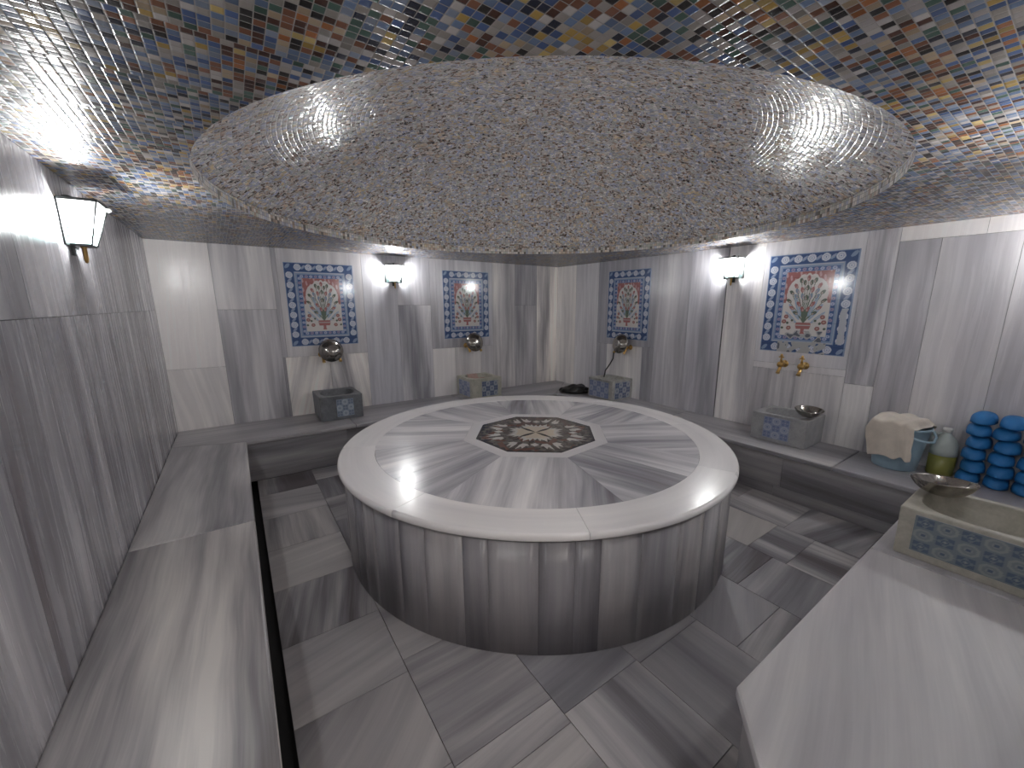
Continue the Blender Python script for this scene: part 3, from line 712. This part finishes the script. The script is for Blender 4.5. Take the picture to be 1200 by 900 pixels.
# ------------------------------------------------------------------ wash basins
def rosette_color(w, h, nx, nz, dark, light, mid):
    dark, light, mid = map(np.array, (dark, light, mid))
    def fn(x, z):
        x = x+w/2; cx = x/w*nx; cz = z/h*nz; i = np.floor(cx).astype(int); j = np.floor(cz).astype(int)
        u_ = cx-i-.5; v_ = cz-j-.5; r = np.hypot(u_, v_); a = np.arctan2(v_, u_)
        odd = (i+j) % 2 == 1; col = np.zeros((len(x), 3)); col[:] = mid
        col[odd & (r < .5)] = light; col[odd & (r < .34)] = mid*.8+light*.2; col[odd & (r < .2)] = light; col[odd & (r < .12)] = dark
        sq = ~odd & (np.maximum(abs(u_), abs(v_)) < .40); col[sq] = dark
        pet = ~odd & (r < .30+.08*np.cos(a*4)) & (r > .2); col[pet] = mid
        col[~odd & (r < .09)] = light
        return col
    return fn
def basin(label, loc, rz, w, d, h, mat, panels, cav=(.40, .40), loc_name='wash_basin'):
    t = thing(loc_name, label, 'basin', loc, rz, None)
    mb = MB(); x0, x1, y0, y1 = -w/2, w/2, -d/2, d/2
    A = angles(0, 0, x0, x1, y0, y1, 56); bm = mb.bm
    topo = [bm.verts.new((*rect_ray(0, 0, a, x0, x1, y0, y1), h)) for a in A]; bot = [bm.verts.new((v.co.x*.985, v.co.y*.985, 0)) for v in topo]
    rings = [topo]
    rx, ry = w*cav[0], d*cav[1]
    for s_, z in ((1.0, h), (.985, h-.012), (.95, h-.05), (.88, h-.10), (.7, h-.14), (.4, h-.155)):
        ring = []
        for a in A:
            ca, sa = math.cos(a), math.sin(a); q = (abs(ca)**2.6+abs(sa)**2.6)**(-1/2.6)
            ring.append(bm.verts.new((rx*s_*ca*q, ry*s_*sa*q, z)))
        rings.append(ring)
    n_ = len(A)
    for k_, (R0, R1) in enumerate(zip(rings, rings[1:])):
        for i in range(n_):
            j = (i+1) % n_; mb.face(None, verts=[R0[i], R0[j], R1[j], R1[i]], smooth=k_ > 0)
    mb.face(None, verts=rings[-1])
    for i in range(n_):
        j = (i+1) % n_; mb.face(None, verts=[topo[i], bot[i], bot[j], topo[j]])
    mb.face(None, verts=list(reversed(bot)))
    mb.build('basin_body', M[mat], t, bevel=.006)
    for (side, cx, z0, pw, ph, nx, nz, cols_) in panels:
        o = paint_grid('tile_panel', pw, ph, nx*14, nz*14, rosette_color(pw, ph, nx, nz, *cols_), M['glazed_worn'], .006, t)
        if side == 'front': o.location = (cx, y0-.003, z0)
        elif side == 'left': o.location = (x0-.003, cx, z0); o.rotation_euler = (0, 0, -PI/2)
        elif side == 'right': o.location = (x1+.003, cx, z0); o.rotation_euler = (0, 0, PI/2)
        o['label'] = 'blue and white rosette tile panel'
    return t
GREYB = ((.14, .18, .25), (.46, .50, .55), (.28, .33, .40))
BLUEB = ((.05, .08, .18), (.42, .44, .48), (.22, .25, .32))
PALEB = ((.15, .19, .34), (.42, .44, .52), (.28, .32, .44))
FADE = ((.10, .14, .21), (.30, .33, .33), (.20, .24, .27))
BH = .26
basin('dark grey stone basin with an oval bowl and pale rosette tiles on its front', (.837, YB-.232, H0), 0, .425, .46, BH, 'stone_dark', [('front', .03, .035, .17, .185, 3, 3, GREYB)])
basin('cream stone basin with blue tiles and a pink cloth inside, under the back wall', (2.635, YB-.222, H0), 0, .45, .44, BH, 'stone_cream', [('front', .04, .02, .24, .2, 4, 3, BLUEB), ('left', 0, .02, .3, .2, 4, 3, PALEB)])
basin('pale mottled basin with blue tiled faces beside the black bag', (XR-.192, 3.655, H0), -PI/2, .43, .38, BH, 'stone_pale', [('front', -.02, .02, .34, .21, 5, 3, PALEB), ('right', 0, .02, .28, .21, 4, 3, BLUEB)])
basin('pale grey basin under the two bare brass taps, metal bowl on its corner', (XR-.192, 1.505, H0), -PI/2, .45, .38, BH-.01, 'stone_grey', [('front', -.01, .035, .21, .19, 3, 3, PALEB)])
nb = basin('cream stone basin nearest the viewer, faded blue tiles on its side', (2.77, .155, H0), PI, .44, .53, .245, 'stone_near', [('right', -.02, .042, .37, .18, 5, 3, FADE)], cav=(.42, .42))

# ------------------------------------------------------------------ taps, bowls
def make_tap(label, loc, rz):
    t = thing('brass_tap', label, 'tap', loc, rz, 'brass taps above the basins')
    R = Matrix.Rotation(PI/2, 4, 'X')          # z -> -y
    mb = MB(); mb.lathe([(.024, 0), (.026, .003), (.022, .008), (.012, .010), (.011, .045), (.018, .050), (.022, .062), (.021, .078), (.013, .086), (0, .088)], 18, mat=R); mb.build('body', M['brass'], t)
    mb = MB(); mb.tube([(0, -.066, -.012), (0, -.074, -.03), (0, -.088, -.045), (0, -.098, -.06)], [.011, .0105, .0105, .0135], 12); mb.build('spout', M['brass'], t)
    mb = MB(); mb.tube([(0, -.064, .015), (0, -.066, .035), (0, -.066, .052)], [.010, .007, .006], 10)
    mb.tube([(0, -.066, .050), (0, -.066, .062), (0, -.066, .07), (0, -.066, .076)], [.0055, .010, .008, .003], 10)
    mb.tube([(-.016, -.066, .052), (0, -.066, .055), (.016, -.066, .052)], [.005, .004, .005], 8); mb.build('handle', M['brass'], t)
    return t
TZ = 1.062
tap0 = make_tap('one of two brass taps half hidden by the metal bowl above the dark grey basin', (.757, YB, TZ), 0)
def put_tap(label, loc, rz, group):
    c = copy_tree(tap0); c.location = loc; c.rotation_euler = (0, 0, rz); c['label'] = label; c['group'] = group; c.scale = (1.3,)*3; return c
tap0.scale = (1.3,)*3; tap0['group'] = 'taps behind the bowl over the dark grey basin'
put_tap('brass tap on the window-less wall, second of the pair above the dark grey basin', (.927, YB, TZ), 0, 'taps behind the bowl over the dark grey basin')
tap0['label'] = 'brass tap further from the corner lantern, of the pair above the dark grey basin'
for i, (lab, loc, rz, g) in enumerate([
    ('leftmost of the two brass taps under a metal bowl above the cream basin', (2.56, YB, TZ), 0, 'taps over the cream basin'),
    ('rightmost of the two brass taps under a metal bowl above the cream basin', (2.73, YB, TZ), 0, 'taps over the cream basin'),
    ('brass tap that the black hose hangs from', (XR, 3.675, TZ), -PI/2, 'taps over the basin with the hose'),
    ('brass tap next to the hose tap, above the mottled basin', (XR, 3.505, TZ), -PI/2, 'taps over the basin with the hose'),
    ('uncovered brass tap nearer the wall lantern, below the worn tile picture', (XR, 1.665, TZ), -PI/2, 'bare taps below the worn picture'),
    ('uncovered brass tap nearer the bucket, below the worn tile picture', (XR, 1.495, TZ), -PI/2, 'bare taps below the worn picture')]):
    put_tap(lab, loc, rz, g)
tap0['label'] = 'leftmost of the two brass taps under a metal bowl above the dark grey basin'
for o in bpy.data.objects:
    if o.get('label', '').startswith('brass tap on the window-less'): o['label'] = 'rightmost of the two brass taps under a metal bowl above the dark grey basin'

def bowl_mesh():
    mb = MB(); R_ = .105
    outp = [(.0, 0), (.022, -.002), (.045, .003), (.07, .013), (.09, .028), (.102, .042), (.107, .050), (.1085, .0525)]
    inp = [(.107, .054), (.1045, .051), (.099, .043), (.087, .031), (.068, .0165), (.045, .007), (.024, .0035), (.022, .008), (.012, .0135), (0, .0145)]
    mb.lathe(outp+inp, 48, cap=False); return mb
bw = bowl_mesh().build('metal_bowl', M['steel'])
G_B = 'metal bathing bowls'
def place_bowl(o, loc, rot, label, sc=1):
    o.location = loc; o.rotation_euler = rot; o.scale = (sc,)*3; tag(o, label, 'bowl', G_B)
def on_taps(o, loc, rz, label, sc=1.17):
    # convex side to the room, rim leaning on the two tap bodies
    place_bowl(o, loc, Matrix.Rotation(rz, 3, 'Z').to_euler(), label, sc)
    o.rotation_euler = (Matrix.Rotation(rz, 3, 'Z') @ Matrix.Rotation(-PI/2-.22, 3, 'X')).to_euler()
on_taps(bw, (.842, YB-.17, TZ+.06), 0, 'steel bowl propped on the taps above the dark grey basin')
b2 = bw.copy(); C.objects.link(b2); on_taps(b2, (2.645, YB-.17, TZ+.06), 0, 'steel bowl propped on the taps above the cream basin')
b3 = bw.copy(); C.objects.link(b3); on_taps(b3, (XR-.17, 3.59, TZ+.06), -PI/2, 'dark steel bowl propped on the taps above the basin with the hose')
b4 = bw.copy(); C.objects.link(b4); place_bowl(b4, (XR-.235, 1.335, H0+BH-.003), (.05, -.06, 0), 'shallow steel bowl sitting on the corner of the pale grey basin'); b4.scale = (1, 1, 1.3)
b5 = bw.copy(); C.objects.link(b5); place_bowl(b5, (2.83, .325, H0+.245+.012), (-.04, .12, .3), 'steel bowl resting across the rim of the basin nearest the viewer', 1.16); b5.scale.z = 1.45

# hose at the third basin
mb = MB(); mb.tube([(XR-.127, 3.675, TZ-.06), (XR-.127, 3.678, TZ-.09), (XR-.11, 3.70, TZ-.16), (XR-.12, 3.75, TZ-.25), (XR-.14, 3.80, TZ-.33), (XR-.16, 3.80, TZ-.42)], .0085, 10)
tag(mb.build('rubber_hose', M['hose']), 'thin black rubber hose hanging from a tap into the mottled basin', 'hose')

# pink cloth in the cream basin
def cloth(name, fn, nu, nv, mat, thick, parent=None):
    mb = MB(); g = [[mb.bm.verts.new(fn(i/nu, j/nv)) for i in range(nu+1)] for j in range(nv+1)]
    for j in range(nv):
        for i in range(nu): mb.face(None, verts=[g[j][i], g[j][i+1], g[j+1][i+1], g[j+1][i]], smooth=True)
    return mb.build(name, mat, parent, solid=thick, subsurf=1)
nz = lambda x, y, z=0: noise.noise(Vector((x, y, z)))
def pinkf(u, v):
    x = 2.60+.13*(u-.5)*1.2; y = YB-.06-.26*v
    z = H0+BH+.008-.095*math.sin(PI*min(1, max(0, (v-.12)/.9)))**.8*(1 if v > .12 else 0)
    return (x+.012*nz(v*5, u*2), y, z+.012*nz(u*6, v*6, 3))
tag(cloth('cloth', pinkf, 14, 18, M['pink'], .006), 'small pink cloth lying in the cream basin', 'cloth')

# black bag in the corner
mb = MB(); bmesh.ops.create_icosphere(mb.bm, subdivisions=4, radius=1)
for v in mb.bm.verts:
    p = v.co.copy(); f_ = 1+.22*nz(p.x*2, p.y*2, p.z*2)+.10*nz(p.x*6, p.y*6, p.z*6)
    tx = p.x
    v.co = Vector((p.x*.20*f_, p.y*.13*f_*(1-.25*(tx < -.4)*abs(tx)), (p.z*.085*f_*(1-.35*max(0, -tx)))))
    if v.co.z < -.03: v.co.z = -.03+(v.co.z+.03)*.12
for f in mb.bm.faces: f.smooth = True
lowest = min(v.co.z for v in mb.bm.verts)
for v in mb.bm.verts: v.co.z -= lowest
ob = mb.build('plastic_bag', M['bag']); ob.location = (3.78, 4.12, H0); ob.rotation_euler = (0, 0, -.65)
tag(ob, 'crumpled black plastic bag lying on the bench in the far corner', 'bag')

# ------------------------------------------------------------------ wall lanterns
def lantern(label, loc, rz):
    """Half lantern flat on the wall: opaque cap and floor, frosted panes narrowing downwards, brass drop below."""
    t = thing('wall_lantern', label, 'lamp', loc, rz, 'lanterns on the walls')
    zt, zb = .09, -.09; wt, wb, dt, db = .100, .047, .122, .072     # half widths and depths
    P = lambda f, side, out: Vector((side*(wb+(wt-wb)*f), -out*(db+(dt-db)*f)-.006, zb+(zt-zb)*f))
    def quad(mb, a, b, c, d, th, mi=0):
        n_ = (b-a).cross(d-a).normalized(); mb.plate([a, b, c, d], n_, th, Z3, mi=mi)
    mb = MB(); mb.box((-wt, -.006, zb-.01), (wt, 0, zt+.01)); mb.box((-.02, -.008, zb-.05), (.02, 0, zb)); mb.build('back_plate', M['darkmetal'], t)
    mb = MB()
    a, b, c, d = P(1, -1, 0), P(1, -1, 1), P(1, 1, 1), P(1, 1, 0)
    ex = lambda v, s_: Vector((v.x*s_, v.y*s_ if v.y < -.02 else v.y, v.z))
    mb.plate([ex(v, 1.05)+Z3*.012 for v in (a, b, c, d)], Z3, .012, X3)
    mb.tube([(0, -.05, zt+.01), (0, -.05, zt+.022), (0, -.02, zt+.03), (0, -.003, zt+.028)], .006, 8)
    mb.build('cap', M['darkmetal'], t)
    mb = MB(); mb.lathe([(0, 0), (.012, .004), (.015, .013), (.011, .022), (0, .026)], 14, mat=Matrix.Translation((.085, -.135, zt-.012))); mb.build('finial', M['cap'], t)
    mb = MB(); a, b, c, d = P(0, -1, 0), P(0, -1, 1), P(0, 1, 1), P(0, 1, 0); mb.plate([v+Z3*.002 for v in (a, b, c, d)], Z3, .010, X3)
    # bars
    for s_ in (-1, 1):
        mb.tube([P(0, s_, 1), P(1, s_, 1)], .0038, 6)
    for f in (.17, .37):
        mb.tube([P(f, -1, 0), P(f, -1, 1)], .0028, 6); mb.tube([P(f, -1, 1), P(f, 1, 1)], .0028, 6); mb.tube([P(f, 1, 1), P(f, 1, 0)], .0028, 6)
    mb.build('frame', M['darkmetal'], t)
    for (q0, q1, nm_, mt_) in ((.0, .37, 'tinted_pane', 'pane_low'), (.37, 1.0, 'pane', 'pane')):
        mb = MB(); e0 = lambda f, s_, o_: (lambda v: Vector((v.x*.985, v.y*.985-.0005, v.z)))(P(f, s_, o_))
        for (A_, B_) in (((-1, 0), (-1, 1)), ((-1, 1), (1, 1)), ((1, 1), (1, 0))):
            q = [e0(q0, *A_), e0(q0, *B_), e0(q1, *B_), e0(q1, *A_)]
            nrm = (q[1]-q[0]).cross(q[3]-q[0]).normalized(); cen = sum(q, Vector())/4
            if nrm.dot(cen-Vector((0, -.04, 0))) < 0: nrm = -nrm
            mb.plate(q, nrm, .002, Z3)
        mb.build(nm_, M[mt_], t)
    mb = MB(); mb.lathe([(.0, -.075), (.006, -.07), (.009, -.055), (.009, -.008), (.013, -.004), (.013, 0)], 14, mat=Matrix.Translation((0, -.04, zb-.008))); mb.build('drop', M['brass'], t)
    mb = MB(); mb.lathe([(0, -.034), (.014, -.03), (.024, -.014), (.026, 0), (.024, .014), (.014, .026), (.012, .04), (.012, .075), (0, .075)], 16, mat=Matrix.Translation((0, -.058, -.008)), cap=False); mb.build('bulb', M['bulb'], t)
    return t
LZ = 1.965
L0 = lantern('lit glass wall lantern close by on the wall with no taps', (XL, 2.815, LZ), PI/2)
for lab, loc, rz in (('lit glass wall lantern between the two tile pictures of the back wall', (1.625, YB, LZ), 0),
                     ('lit glass wall lantern beside the worn tile picture', (XR, 2.24, LZ), -PI/2),
                     ('lit glass wall lantern above the nearest bench', (2.2, YF, LZ), PI),
                     ('lit glass wall lantern over the stacked blue slippers', (XR, .02, LZ), -PI/2),
                     ('lit glass wall lantern by the open doorway', (XL, .25, LZ), PI/2)):
    c = copy_tree(L0); c.location = loc; c.rotation_euler = (0, 0, rz); c['label'] = lab

# ------------------------------------------------------------------ bucket with towel, jug
BX, BY = 3.995, .745
bk = thing('bucket', 'pale blue plastic bucket half hidden under a beige towel', 'bucket', (BX, BY, H0))
mb = MB(); mb.lathe([(0, 0), (.125, 0), (.130, .006), (.140, .10), (.155, .22), (.168, .31), (.176, .312), (.178, .325), (.172, .33), (.165, .327), (.150, .22), (.135, .10), (.122, .012), (0, .012)], 40, cap=False); mb.build('bucket_body', M['bucketp'], bk)
mb = MB(); hp = []
for i in range(17):
    a = -.35+(PI+.1)*i/16*.62; hp.append((-.12*math.sin(a*1.2)-.06, -.178*math.cos(a*.9)-.012*math.sin(a*3), .315-.075*math.sin(a*1.5)))
hp = [(-.02, -.182, .318), (-.06, -.205, .29), (-.11, -.205, .262), (-.16, -.17, .262), (-.175, -.12, .275), (-.172, -.06, .30)]
mb.tube(hp, .0085, 8); mb.build('handle', M['bucketp'], bk)
def tow(u, v):
    # u across (wall lantern side -> jug side), v from the back over the top and down the front
    a = (.5-u)
    y = BY+a*.37+.02; s_ = v*.62
    top_z = H0+.345+.03*math.sin(PI*u)+.006*math.sin(u*23+v*4)
    bx = BX+.165
    if s_ < .07: x = bx-.01; z = top_z-(.07-s_)
    elif s_ < .36: q = (s_-.07)/.29; x = bx-q*.335; z = top_z+.022*math.sin(PI*q)+.010*nz(u*4, v*5)
    else:
        q = (s_-.36); x = bx-.342-.012*math.sin(q*9)+.012*nz(u*5, 2, v); z = top_z-q*.95
        y -= .05*q*(u-.2)
        z += (-.05*(.5-abs(u-.45)) + .03*nz(u*7, 4))*q/.26
    # the side by the lantern wall droops over the rim
    if u < .22: d_ = (.22-u)/.22; z -= (.07 if s_ < .36 else .07*max(0, 1-(s_-.36)/.18))*d_*d_; y -= (.04+.05*min(1, max(0, (s_-.36)/.26)))*d_
    if u > .86 and s_ < .36: z -= .02*(u-.86)/.14
    # the jug-side corner is pulled back, leaving the bucket's mouth open
    if u > .6 and s_ > .2: k_ = (u-.6)/.4*min(1, (s_-.2)/.15); y += .055*k_
    rr = math.hypot(x-BX, y-BY)
    return (x, y+.008*nz(v*9, u*3, 5), z+.007*nz(u*10, v*10, 1))
tag(cloth('towel', tow, 30, 36, M['towel'], .009), 'beige towel thrown over the pale blue bucket', 'towel')

jg = thing('plastic_jug', 'milky plastic jug part filled with yellow-green soap, beside the bucket', 'jug', (4.06, .508, H0))
mb = MB(); prof = [(.073, .15), (.073, .19), (.070, .225), (.055, .265), (.030, .295), (.022, .305), (.022, .318), (0, .318)]
mb.lathe([(0, .15)]+prof, 32, cap=False); mb.build('jug_body', M['jug'], jg)
mb = MB(); mb.lathe([(0, 0), (.066, 0), (.072, .008), (.073, .15), (0, .15)], 32, cap=False); o = mb.build('soap_fill', M['soap'], jg); o['label'] = 'yellow-green liquid filled lower half'
mb = MB(); mb.lathe([(0, .316), (.026, .316), (.027, .335), (.024, .345), (0, .346)], 20, cap=False); mb.build('cap', M['cap'], jg)
mb = MB(); mb.tube([(0, .025, .30), (0, .06, .295), (0, .078, .26), (0, .075, .215)], .009, 8); mb.build('handle', M['jug'], jg)

# ------------------------------------------------------------------ stacks of blue slippers
def slipper():
    t = thing('slipper', 'blue plastic slipper', 'slipper', (0, 0, 0))
    # toe towards -x, heel towards +x; sole then a rounded closed toe over the front
    Wd, Ln = .052, .19
    mb = MB(); n_ = 28; rings = []
    def outline(a, g=1):
        ca, sa = math.cos(a), math.sin(a); x = Ln/2*(abs(ca)**.75)*(1 if ca > 0 else -1); y = Wd*(abs(sa)**.8)*(1 if sa > 0 else -1)*(1-.10*(ca > 0)*abs(ca)); return x*g, y*g
    for g, z in ((.90, 0), (.98, .006), (1.0, .014), (.97, .023), (.88, .026)):
        rings.append([mb.bm.verts.new((*outline(2*PI*i/n_, g), z)) for i in range(n_)])
    for A_, B_ in zip(rings, rings[1:]):
        for i in range(n_): mb.face(None, verts=[A_[i], A_[(i+1) % n_], B_[(i+1) % n_], B_[i]], smooth=True)
    mb.face(None, verts=list(reversed(rings[0]))); mb.face(None, verts=rings[-1])
    mb.build('sole', M['blue2'], t)
    mb = MB(); rows = []
    for j in range(13):
        q = j/12; x = -Ln/2*1.06+q*Ln*.66
        s_ = math.sin(min(1, q*1.75+.03)*PI/2)**.55
        hw = .057*s_; hh = .070*s_; row = []
        for i in range(17):
            a = PI*i/16; row.append(mb.bm.verts.new((x, hw*math.copysign(abs(math.cos(a))**.8, math.cos(a)), .008+hh*math.sin(a)**.62)))
        rows.append(row)
    for A_, B_ in zip(rows, rows[1:]):
        for i in range(16): mb.face(None, verts=[A_[i], A_[i+1], B_[i+1], B_[i]], smooth=True)
    mb.face(None, verts=rows[0])
    mb.build('toe_cap', M['blue'], t, solid=.004)
    return t
sl0 = slipper(); first = True
place_names = ['next to the soap jug', 'in the middle stack', 'in the stack furthest from the jug']
levels = ['lowest', 'second from the bottom', 'third from the bottom', 'third from the top', 'second from the top', 'topmost']
levels5 = ['lowest', 'second from the bottom', 'middle', 'second from the top', 'topmost']
for c_, yy in enumerate((.360, .232, .104)):
    lv = levels if c_ < 2 else levels5
    for k_, nm_ in enumerate(lv):
        o = sl0 if first else copy_tree(sl0); first = False
        o.location = (4.07+rnd.uniform(-.016, .010), yy+(-1)**k_*.007+rnd.uniform(-.003, .003), H0+k_*.0835); o.rotation_euler = (0, 0, rnd.uniform(-.16, .16))
        where = ('blue slipper, %s of the stack next to the soap jug', 'blue slipper, %s of the middle stack of three', 'blue slipper, %s of the shorter stack furthest from the soap jug')[c_] % nm_
        tag(o, where, 'slipper', 'stacked blue slippers')
